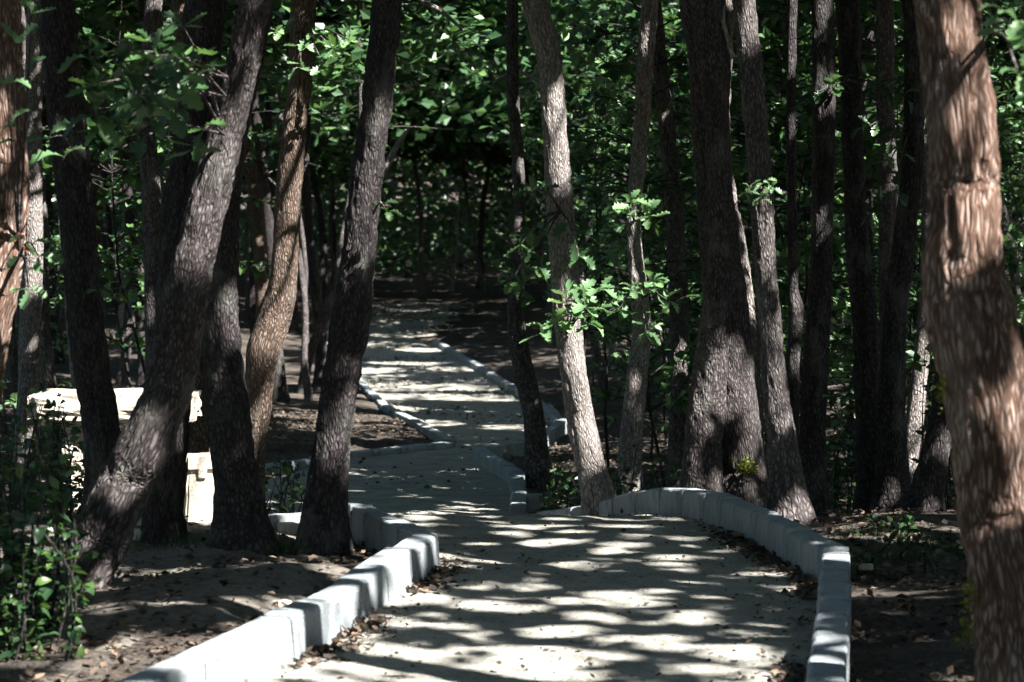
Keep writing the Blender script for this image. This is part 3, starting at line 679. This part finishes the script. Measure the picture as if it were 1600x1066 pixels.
def add_sapling(x, y, k, label, group, sc=1.0):
    root = link('oak_sapling', None, loc=(x, y, gz(x, y))); tag(root, label, 'sapling', group); REG.append((root, x / max(y, .1)))
    a = RS.uniform(0, 6.28)
    for n, me in zip(('stem', 'foliage'), SAP[k]):
        o = link(n, me, root); o.rotation_euler = (0, 0, a); o.scale = (sc,) * 3
        if n == 'foliage': o['kind'] = 'stuff'
n = 0; tries = 0
while n < 105 and tries < 5000:
    tries += 1
    right = RS.rand() < .84
    px = RS.uniform(775, 1650) if right else RS.uniform(-60, 560)
    d = RS.uniform(19.5, 44) if right else RS.uniform(20, 50)
    if RS.rand() < .04: px = RS.uniform(560, 830); d = RS.uniform(62, 82)
    x = (px - 800) / FPX * d
    if d < 82 and float(left_x(d)) - .7 < x < float(right_x(d)) + .7: continue
    if 545 < px < 800 and d < 60: continue
    if near_any(x, d, .35) or in_shaft(x, d, .6, 2.8): continue
    w, g = zone(px); k = RS.randint(6)
    if not right and k in (0, 2, 5) and RS.rand() < .5: k = 3
    add_sapling(x, d, k, ('leafy sapling ' if k != 5 else 'low green sapling ') + w, ('saplings, ' if k != 5 else 'low saplings, ') + g, RS.uniform(.85, 1.2)); n += 1

# leaf sprays that can be seen leaf by leaf: each leaf is its own object
LEAFM = {}
def leaf_variants(mat, tpl):
    key = (mat, tpl)
    if key not in LEAFM:
        TV, TF = TPL[tpl]; out = []
        for k in range(4):
            V = TV.copy(); V[:, 2] += 0.10 * np.sin(V[:, 0] * (2.5 + k)) * (1 if k % 2 else -1); V[:, 1] *= (0.9 + .1 * k); V[:, 2] += .10 * abs(V[:, 1]) * k
            out.append(mesh_data('leaf', V, TF, M[mat], True, {'rnd': np.zeros(len(V))}))
        LEAFM[key] = out
    return LEAFM[key]
from mathutils import Matrix
def place_leaves(parent, origin, P, D, U, Z, mat, tpl):
    ms = leaf_variants(mat, tpl)
    for p, d, u, z in zip(P, D, U, Z):
        d = d / np.linalg.norm(d); b = np.cross(u, d); b /= np.linalg.norm(b); nn = np.cross(d, b)
        o = link('leaf', ms[RS.randint(4)], parent)
        Mx = Matrix(((d[0] * z, b[0] * z, nn[0] * z, p[0] - origin[0]), (d[1] * z, b[1] * z, nn[1] * z, p[1] - origin[1]), (d[2] * z, b[2] * z, nn[2] * z, p[2] - origin[2]), (0, 0, 0, 1)))
        o.matrix_local = Mx
def spray_on(tkey, dpt, start, ends, n, leaf, mat='leaf_bright', tpl='oak'):
    """twigs growing from a trunk: start pixel at trunk depth, ends as (px,py,depth)"""
    root = T[tkey][0]; org = np.array(root.location)
    a = px_point(*start, dpt)
    for e in ends:
        b = px_point(e[0], e[1], e[2]); S, P, D, U, Z = spray_points(a, b, n, leaf)
        mb = MB(); S2 = S.copy(); S2[:, :3] -= org; V, F, A = tube(S2, 6); mb.add(V, F, A)
        tw = link('leafy_twig', mb.mesh('leafy_twig', M['bark_grey'], True, 'bk'), root)
        place_leaves(tw, org, P, D, U, Z, mat, tpl)
spray_on('bright', 16.5, (888, 520), [(905, 462, 16.22), (935, 455, 16.2), (872, 505, 16.2), (918, 505, 16.18), (845, 520, 16.25), (885, 470, 16.2), (915, 480, 16.1)], 8, .135)
spray_on('bright', 16.5, (876, 330), [(835, 300, 16.2), (815, 380, 16.2), (840, 420, 16.3), (905, 400, 16.2), (800, 440, 16.3), (790, 400, 16.4)], 8, .13, 'leaf')
spray_on('slimlit', 20.0, (998, 470), [(965, 485, 19.7), (1020, 440, 19.7), (985, 455, 19.6), (1045, 470, 19.7), (1010, 520, 19.7)], 8, .14)
spray_on('slimlit', 20.0, (992, 345), [(965, 325, 19.7), (1015, 335, 19.7), (985, 318, 19.6)], 7, .14)
spray_on('dapple', 14.8, (1188, 305), [(1168, 300, 14.6), (1205, 296, 14.6), (1190, 312, 14.6)], 7, .065)
spray_on('curvy', 16.9, (470, 60), [(430, 50, 16.5), (520, 75, 16.5), (545, 62, 16.5), (505, 100, 16.5), (470, 105, 16.5)], 7, .12)
spray_on('tall', 13.2, (583, 335), [(605, 332, 13.1)], 5, .075, 'leaf')
spray_on('vee', 13.9, (120, 250), [(75, 215, 10.5), (98, 250, 10.3)], 2, .15)
spray_on('lean', 11.2, (352, 150), [(250, 90, 9.6), (200, 140, 9.5), (170, 200, 9.5), (235, 190, 9.4), (280, 130, 9.6), (150, 130, 9.5)], 9, .125, 'leaf')
spray_on('lean', 11.2, (350, 210), [(300, 230, 10.2), (240, 60, 9.9), (190, 230, 9.8), (285, 40, 10.1)], 7, .115, 'leaf')
spray_on('lean', 11.2, (355, 120), [(140, 90, 9.0), (215, 150, 9.1), (265, 170, 9.2), (180, 100, 9.0), (150, 180, 9.1), (225, 110, 9.0)], 8, .12, 'leaf')
spray_on('bent', 17.2, (1422, 200), [(1380, 240, 16.5), (1360, 330, 16.6), (1400, 300, 16.5), (1350, 200, 16.5)], 8, .12, 'leaf')
spray_on('vee', 13.9, (138, 480), [(175, 460, 13.6), (215, 458, 13.6)], 6, .085)
spray_on('fore', 8.2, (1545, 60), [(1588, 30, 7.3), (1600, 70, 7.3), (1592, 115, 7.3)], 5, .085)
spray_on('edge', 11.0, (30, 400), [(45, 450, 10.6), (60, 400, 10.6), (25, 60, 10.4), (50, 20, 10.4), (10, 130, 10.4)], 5, .10)
spray_on('broad', 17.5, (1335, 150), [(1300, 135, 16.8), (1370, 130, 16.9), (1410, 150, 17.0), (1265, 150, 16.6)], 8, .12, 'leaf')
spray_on('straight', 17.0, (1288, 620), [(1310, 640, 16.7), (1312, 660, 16.7)], 5, .075)
# rusty dead leaves on two stems
for tk, pts_, dd in (('slimlit', [(1008, 60), (1000, 85), (1012, 110), (1003, 140), (1010, 165), (1000, 180)], 19.85), ('edge', [(30, 372), (20, 378)], 10.8)):
    root = T[tk][0]; org = np.array(root.location)
    for q in pts_:
        p = px_point(q[0], q[1], dd); m = 3
        place_leaves(root, org, p + RS.randn(m, 3) * .03, RS.randn(m, 3) - np.array([0, 0, 1]), np.array([[0, -1, .4]] * m) + RS.randn(m, 3) * .4, RS.uniform(.035, .06, m), 'rust_leaf', 'oak')

# shrubs
def shrub(label, boxes, n_stem, n_leaf_each, leaf, mat, n_obj):
    """boxes: list of (px0,px1,py_top,d) tufts; stems from the ground"""
    c0 = boxes[0]; bx = ((c0[0] + c0[1]) / 2 - 800) / FPX * c0[3]; org = np.array([bx, c0[3], gz(bx, c0[3])])
    root = link('shrub', None, loc=org); tag(root, label, 'shrub')
    mb = MB(); LP, LD, LU, LZ = [], [], [], []
    for (x0, x1, yt, d) in boxes:
        for k in range(n_stem):
            px = RS.uniform(x0, x1); dd = d + RS.uniform(-.35, .35); tip = px_point(px, yt + abs(RS.randn()) * 60, dd)
            bxx = tip[0] + RS.uniform(-.12, .12); b = np.array([bxx, dd + RS.uniform(-.1, .1), 0]); b[2] = gz(b[0], b[1]) - .03
            m = (b + tip) / 2 + RS.randn(3) * .05
            S = spline(np.array([[*b, .006], [*m, .005], [*tip, .002]]), .05); S2 = S.copy(); S2[:, :3] -= org; V, F, A = tube(S2, 5); mb = MB(); mb.add(V, F, A); link('stem', mb.mesh('stem', M['bark_dark'], True, 'bk'), root)
            i = RS.randint(int(len(S) * .12), len(S), n_leaf_each); P = S[i, :3] + RS.randn(n_leaf_each, 3) * .035
            D = rand_dirs(n_leaf_each, .5) ; LP.append(P); LD.append(D); LU.append(np.array([0, -.3, 1]) + RS.randn(n_leaf_each, 3) * .45); LZ.append(RS.uniform(.7, 1.2, n_leaf_each) * leaf)
    LP, LD, LU, LZ = map(np.concatenate, (LP, LD, LU, LZ))
    o = np.argsort(LP[:, 1] - LZ * 2); a, b = o[:n_obj], o[n_obj:]
    place_leaves(root, org, LP[a], LD[a], LU[a], LZ[a], mat, 'ovate')
    link('foliage', leaf_mesh('foliage', LP[b] - org, LD[b], LU[b], LZ[b], 'ovate', M[mat]), root)['kind'] = 'stuff'
shrub('dense dark green shrub filling the lower left corner', [(-70, 95, 590, 10.2), (-60, 110, 680, 9.8), (-80, 80, 800, 9.6), (0, 95, 830, 10.3)], 14, 26, .062, 'leaf_shrub', 200)
shrub('light flecked bush in front of the stone table', [(60, 140, 600, 14.6), (80, 135, 650, 14.4)], 12, 26, .058, 'leaf_shrub', 60)
shrub('low bush at the foot of the curving brown trunk', [(405, 470, 690, 17.0), (415, 480, 730, 16.2)], 9, 18, .06, 'leaf_shrub', 20)
shrub('low dark bush right of the corner of the near right kerb', [(1330, 1430, 800, 14.0), (1380, 1500, 820, 13.2), (1340, 1480, 860, 12.8)], 14, 18, .055, 'leaf_shrub', 60)
shrub('leafy bush between the straight trunk and the broad brown trunk', [(1290, 1330, 640, 19.5), (1290, 1335, 700, 19.0)], 10, 20, .065, 'leaf_shrub', 20)
shrub('bush left of the foot of the foreground trunk', [(1420, 1500, 700, 18.5), (1440, 1500, 480, 18.8)], 10, 24, .07, 'leaf_shrub', 20)
shrub('low bush in the gap right of the sunlit slanting trunk', [(945, 1080, 690, 18.6), (850, 900, 700, 20.5), (960, 1060, 730, 17.6)], 12, 20, .065, 'leaf_shrub', 40)

# ------------------------------------------------------------------ stone table, pedestal, rocks
def rough_block(name, w, dpt, h, chip, mat, parent=None, loc=(0, 0, 0), taper=(1, 1), seg=10, seed=0.0, rot=0.0):
    import bmesh
    bm = bmesh.new(); bmesh.ops.create_cube(bm, size=1.0)
    bmesh.ops.bevel(bm, geom=bm.edges[:], offset=0.07, segments=2, affect='EDGES')
    bmesh.ops.subdivide_edges(bm, edges=bm.edges[:], cuts=seg // 3, use_grid_fill=True)
    co = np.array([v.co[:] for v in bm.verts])
    sc = taper[0] + (taper[1] - taper[0]) * (co[:, 2] + .5)
    co2 = co * np.array([w, dpt, h]); co2[:, 0] *= sc; co2[:, 1] *= sc
    nn = co / np.linalg.norm(co, axis=1)[:, None]
    co2 += nn * (chip * (fbm(co2 * 16 + seed, 3) - .5) * 2)[:, None]
    co2[:, 2] += h / 2
    for v, c in zip(bm.verts, co2): v.co = c
    me = bpy.data.meshes.new(name); bm.to_mesh(me); bm.free(); me.materials.append(M[mat])
    return link(name, me, parent, loc, (0, 0, rot))
tx = (178 - 800) / FPX * 16.0; tz = gz(tx, 16.0)
root = link('stone_table', None, loc=(tx, 16.0, tz)); tag(root, 'rough pale stone table slab behind the leaning trunk', 'table')
top_z = px_point(178, 660, 15.8)[2] - tz
rough_block('table_top', 1.02, 0.55, 0.18, .045, 'stone', root, (0, 0, top_z), seed=3, seg=18)
rough_block('leg', 0.13, 0.36, top_z, .014, 'stone', root, (-0.24, 0, 0), seed=5)
rough_block('leg', 0.13, 0.36, top_z, .014, 'stone', root, (0.33, 0, 0), seed=6)
rough_block('stretcher', 0.42, 0.10, 0.06, .008, 'stone', root, (0.045, -0.05, top_z * 0.55), seed=7)
pxx = (309 - 800) / FPX * 14.6; pz = gz(pxx, 14.6) + 0.01
root = link('stone_pedestal', None, loc=(pxx, 14.6, pz), rot=(0, 0, 0.35)); tag(root, 'small bright stone pedestal with a flat cap between the dark trunks', 'pedestal')
ph = px_point(309, 736, 14.5)[2] - pz
rough_block('post', 0.175, 0.175, ph, .014, 'stone', root, (0, 0, 0), (1.18, .9), seed=9, seg=24)
rough_block('cap', 0.19, 0.19, 0.085, .006, 'stone', root, (0, 0, ph), seed=11)
rough_block('keystone', 0.05, 0.03, 0.05, .004, 'stone', root, (0.0, -0.088, ph - 0.045), seed=13)
for i, (x, y, d, s, lab) in enumerate([(218, 805, 13.9, .12, 'flat white stone lying left of the pedestal'), (222, 826, 13.5, .09, 'small pale stone in front of the flat white stone'), (452, 785, 14.0, .1, 'pale stone on the sand left of the tall trunk'),
                                       (1352, 855, 12.6, .05, 'small pale stone right of the kerb corner'), (440, 975, 10.6, .05, 'small pebble lying on the soil behind the near left kerb')]):
    p = px_point(x, y, d); g = gz(p[0], p[1])
    o = rough_block('rock', s * 1.5, s, s * .55, s * .12, 'stone', None, (p[0], p[1], g - s * .08 + (0.02 if d > 12 else 0)), seed=20 + i, rot=i); tag(o, lab, 'rock', 'pale rocks on the ground')

# fallen and broken branches
def branch(label, pts, d0, r):
    P = np.array([[*px_point(x, y, d0 + dz), rr * r] for x, y, dz, rr in pts]); org = P[0, :3].copy(); P[:, :3] -= org
    V, F, A = tube(spline(P, .06), 8, bark=.003, lump=.1, seed=RS.rand() * 9); mb = MB(); mb.add(V, F, A)
    o = link('broken_branch', mb.mesh('broken_branch', M['deadwood'], True, 'bk'), loc=org); tag(o, label, 'branch')
branch('pale bare branch slanting down at the top centre', [(600, -60, 0, 1.1), (660, 0, 0, 1), (690, 18, .2, .8), (725, 48, .3, .4)], 26, .03)
branch('pale broken branch beside the tall dark trunk', [(570, 330, .3, 1.2), (600, 268, 0, 1), (618, 232, .1, .8), (640, 200, .2, .3)], 24, .035)
branch('thin white twig curving up beside the big mossy trunk', [(1145, 90, 0, 1.2), (1137, 60, 0, 1), (1130, 35, 0, .8), (1132, 8, 0, .4)], 15.7, .012)
branch('small horizontal branch across the centre background', [(770, 130, 0, .5), (800, 112, .1, .9), (825, 118, .2, 1.0), (880, 150, .3, 1.1)], 25.5, .016)

# moss clumps as parts of two trunks
def moss(tkey, d, spots, size):
    root = T[tkey][0]; org = np.array(root.location); n = 70
    for (x, y, dd, rx, rz) in spots:
        c = px_point(x, y, dd); P = c + RS.randn(n, 3) * np.array([rx, .03, rz]) - org
        link('moss_patch', leaf_mesh('moss_patch', P, RS.randn(n, 3) + np.array([0, -.3, .3]), RS.randn(n, 3), RS.uniform(.5, 1.2, n) * size, 'quad', M['moss']), root)['kind'] = 'stuff'
moss('double', 16.6, [(1162, 726, 16.38, .03, .022), (1172, 734, 16.38, .02, .02)], .03)
moss('fore', 8.2, [(1516, 930, 8.15, .010, .03), (1511, 985, 8.15, .009, .03), (1470, 610, 8.15, .008, .03)], .018)

# ------------------------------------------------------------------ loose cover: litter, debris, grass, far wood
def scatter(n, xr, yr, outside=True, bias=1.0):
    y = yr[0] + (yr[1] - yr[0]) * RS.rand(n) ** bias; x = RS.uniform(xr[0], xr[1], n)
    l, r = left_x(y), right_x(y); m = ((x < l - .14) | (x > r + .14)) if outside else ((x > l + .01) & (x < r - .01))
    return x[m], y[m]
x, y = scatter(125000, (-7, 8), (7.5, 34), True, 1.5); k = abs(x) < .23 * y + .3; x, y = x[k], y[k]
k = (fbm(np.stack([x * 1.3, y * 1.3, x * 0], 1), 2) + RS.rand(len(x)) * .3) > .52; x, y = x[k], y[k]
clear = clear_d(x, y) < 0.8; k = ~clear | (RS.rand(len(x)) < .3); x, y = x[k], y[k]
P = np.stack([x, y, np.maximum(ground_z(x, y), clearing_z(x, y) - np.where((x < -3.5) | (x > -.45) | (y < 8.6) | (y > 16.3), 1, 0)) + RS.uniform(.004, .03, len(x))], 1)
# leaves drifted against the kerbs on the path side
m = 5200; y2 = RS.uniform(8, 17.3, m); side = RS.rand(m) < .5; e2 = np.abs(RS.randn(m)) * .07 + .01
x2 = np.where(side, left_x(y2) + e2, right_x(y2) - e2); kk = vnoise(np.stack([y2 * 1.6, side * 5.0, y2 * 0], 1)) + RS.rand(m) * .3 > .72; x2, y2 = x2[kk], y2[kk]
P = np.concatenate([P, np.stack([x2, y2, path_z(x2, y2) + RS.uniform(.003, .02, len(x2))], 1)])
tag(link('leaf_litter', leaf_mesh('leaf_litter', P, rand_dirs(len(P), .3), np.array([0, 0, 1.]) + RS.randn(len(P), 3) * .4, RS.uniform(.018, .06, len(P)), 'quad', M['litter'])), 'brown dry leaf litter covering the forest floor', 'leaf litter', kind='stuff')
x, y = scatter(45000, (-3, 2), (7.5, 17.5), False); l, r = left_x(y), right_x(y); e = np.minimum(x - l, r - x)
k = RS.rand(len(x)) < (0.10 + 0.90 * np.exp(-e / .13)) * (0.25 + 1.1 * fbm(np.stack([x * 2.2, y * 2.2, x * 0 + 4], 1), 2)); x, y = x[k], y[k]
P = np.stack([x, y, path_z(x, y) + RS.uniform(.001, .012, len(x))], 1)
tag(link('path_debris', leaf_mesh('path_debris', P, rand_dirs(len(P), .35), np.array([0, 0, 1.]) + RS.randn(len(P), 3) * .5, RS.uniform(.08, 1, len(P)) ** 2 * .042, 'quad', M['debris'])), 'dark crumbs of bark and dry leaves scattered on the near path', 'debris', kind='stuff')
x, y = scatter(24000, (-4.8, 2), (19, 77), False, .6); k = fbm(np.stack([x * 1.1, y * .7, x * 0 + 9], 1), 2) + RS.rand(len(x)) * .35 + np.clip((y - 60) / 60, 0, .3) > .78; x, y = x[k], y[k]; P = np.stack([x, y, path_z(x, y) + .012], 1)
tag(link('path_debris', leaf_mesh('path_debris', P, rand_dirs(len(P), .35), np.array([0, 0, 1.]) + RS.randn(len(P), 3) * .5, RS.uniform(.03, .08, len(P)), 'quad', M['debris'])), 'fallen leaf crumbs on the far stretch of path beyond the crest', 'debris', kind='stuff')
# grass at the trunk feet
gp = []
for (cx, cy, rx, ry, n) in [(-1.2, 13.2, .14, .1, 300), (-1.72, 13.25, .25, .1, 260), (1.95, 13.4, .35, .4, 240)]:
    gp.append(np.stack([cx + RS.randn(n) * rx, cy + RS.randn(n) * ry], 1))
gp = np.concatenate(gp); P = np.stack([gp[:, 0], gp[:, 1], ground_z(gp[:, 0], gp[:, 1])], 1)
TPL['blade'] = (np.array([(0, -.035, 0), (0, .035, 0), (.55, .025, .0), (.55, -.025, .0), (1, .004, -.12), (1, -.004, -.12)], float), np.array([(0, 1, 2, 3), (3, 2, 4, 5)]))
tag(link('grass', leaf_mesh('grass', P, RS.randn(len(P), 3) * np.array([.4, .4, .15]) + np.array([0, 0, 1.]), RS.randn(len(P), 3), RS.uniform(.03, .10, len(P)), 'blade', M['grass'])), 'short dark grass tufts around the trunk feet', 'grass', kind='stuff')
# the far wood reads as one mass
n1, n2, n3 = 60000, 65000, 85000
P = np.concatenate([np.stack([RS.uniform(-30, 38, n1), RS.uniform(54, 126, n1), RS.uniform(4.6, 9.5, n1)], 1), np.stack([RS.uniform(-32, 32, n2), RS.uniform(100, 130, n2), RS.rand(n2) * 9], 1),
                    np.stack([RS.uniform(-24, 32, n3), RS.uniform(54, 128, n3), RS.uniform(10.5, 13.5, n3)], 1)])
n4 = 26000; P = np.concatenate([P, np.stack([RS.uniform(-34, 42, n4), RS.uniform(122, 185, n4), RS.uniform(10, 13.5, n4)], 1)])  # this and the high layer before it are added to shade the far wood
SZ = np.concatenate([RS.uniform(.28, .42, n1), RS.uniform(.28, .42, n2), RS.uniform(.55, .8, n3), RS.uniform(1.0, 1.5, n4)])
keep = (fbm(P * np.array([.45, .45, .6]), 2) > .38) | (SZ > .5); P = P[keep]; SZ = SZ[keep]; n = len(P); P[:, 2] += z0(P[:, 1])
tag(link('far_woodland', leaf_mesh('far_woodland', P, rand_dirs(n, .5), np.array([0, 0, 1.]) + RS.randn(n, 3) * np.where(P[:, 2:3] < 9, 1.5, .5), SZ, 'quad', M['leaf'])), 'dark far woodland closing the view behind the path end', 'woodland', kind='stuff')

# unseen leaf ring added to block low sky light, behind the camera and beside
n = 55000; an = RS.uniform(0, 2 * math.pi, n); rr = RS.uniform(1.0, 1.35, n)
P = np.stack([np.cos(an) * 27 * rr + 3, 26 + np.sin(an) * 46 * rr, RS.rand(n) * 13], 1); keep = P[:, 1] < 58; P = P[keep]; n = len(P)
tag(link('surrounding_leaf_screen', leaf_mesh('surrounding_leaf_screen', P, rand_dirs(n, .6), RS.randn(n, 3), RS.uniform(.5, .8, n), 'quad', M['leaf'])), 'leafy wood closing in on both sides outside the view', 'woodland', kind='stuff')
# neighbours of one kind are told apart by their order from left to right
ORD = ['first', 'second', 'third', 'fourth', 'fifth', 'sixth', 'seventh', 'eighth', 'ninth', 'tenth', 'eleventh', 'twelfth', 'thirteenth', 'fourteenth', 'fifteenth', 'sixteenth', 'seventeenth', 'eighteenth', 'nineteenth', 'twentieth'] + ['twenty-' + w for w in ('first', 'second', 'third', 'fourth', 'fifth', 'sixth', 'seventh', 'eighth', 'ninth')] + ['thirtieth'] + ['thirty-' + w for w in ('first', 'second', 'third', 'fourth', 'fifth', 'sixth', 'seventh', 'eighth', 'ninth')]
by = {}
for o, u in REG:
    if 'outside the view' not in o['label']: by.setdefault(o['label'], []).append((u, o))
for lab, L in by.items():
    if len(L) == 1: continue
    L.sort(key=lambda q: q[0])
    for i, (u, o) in enumerate(L):
        o['label'] = lab + ', ' + (ORD[min(i, 38)] + ' from left')
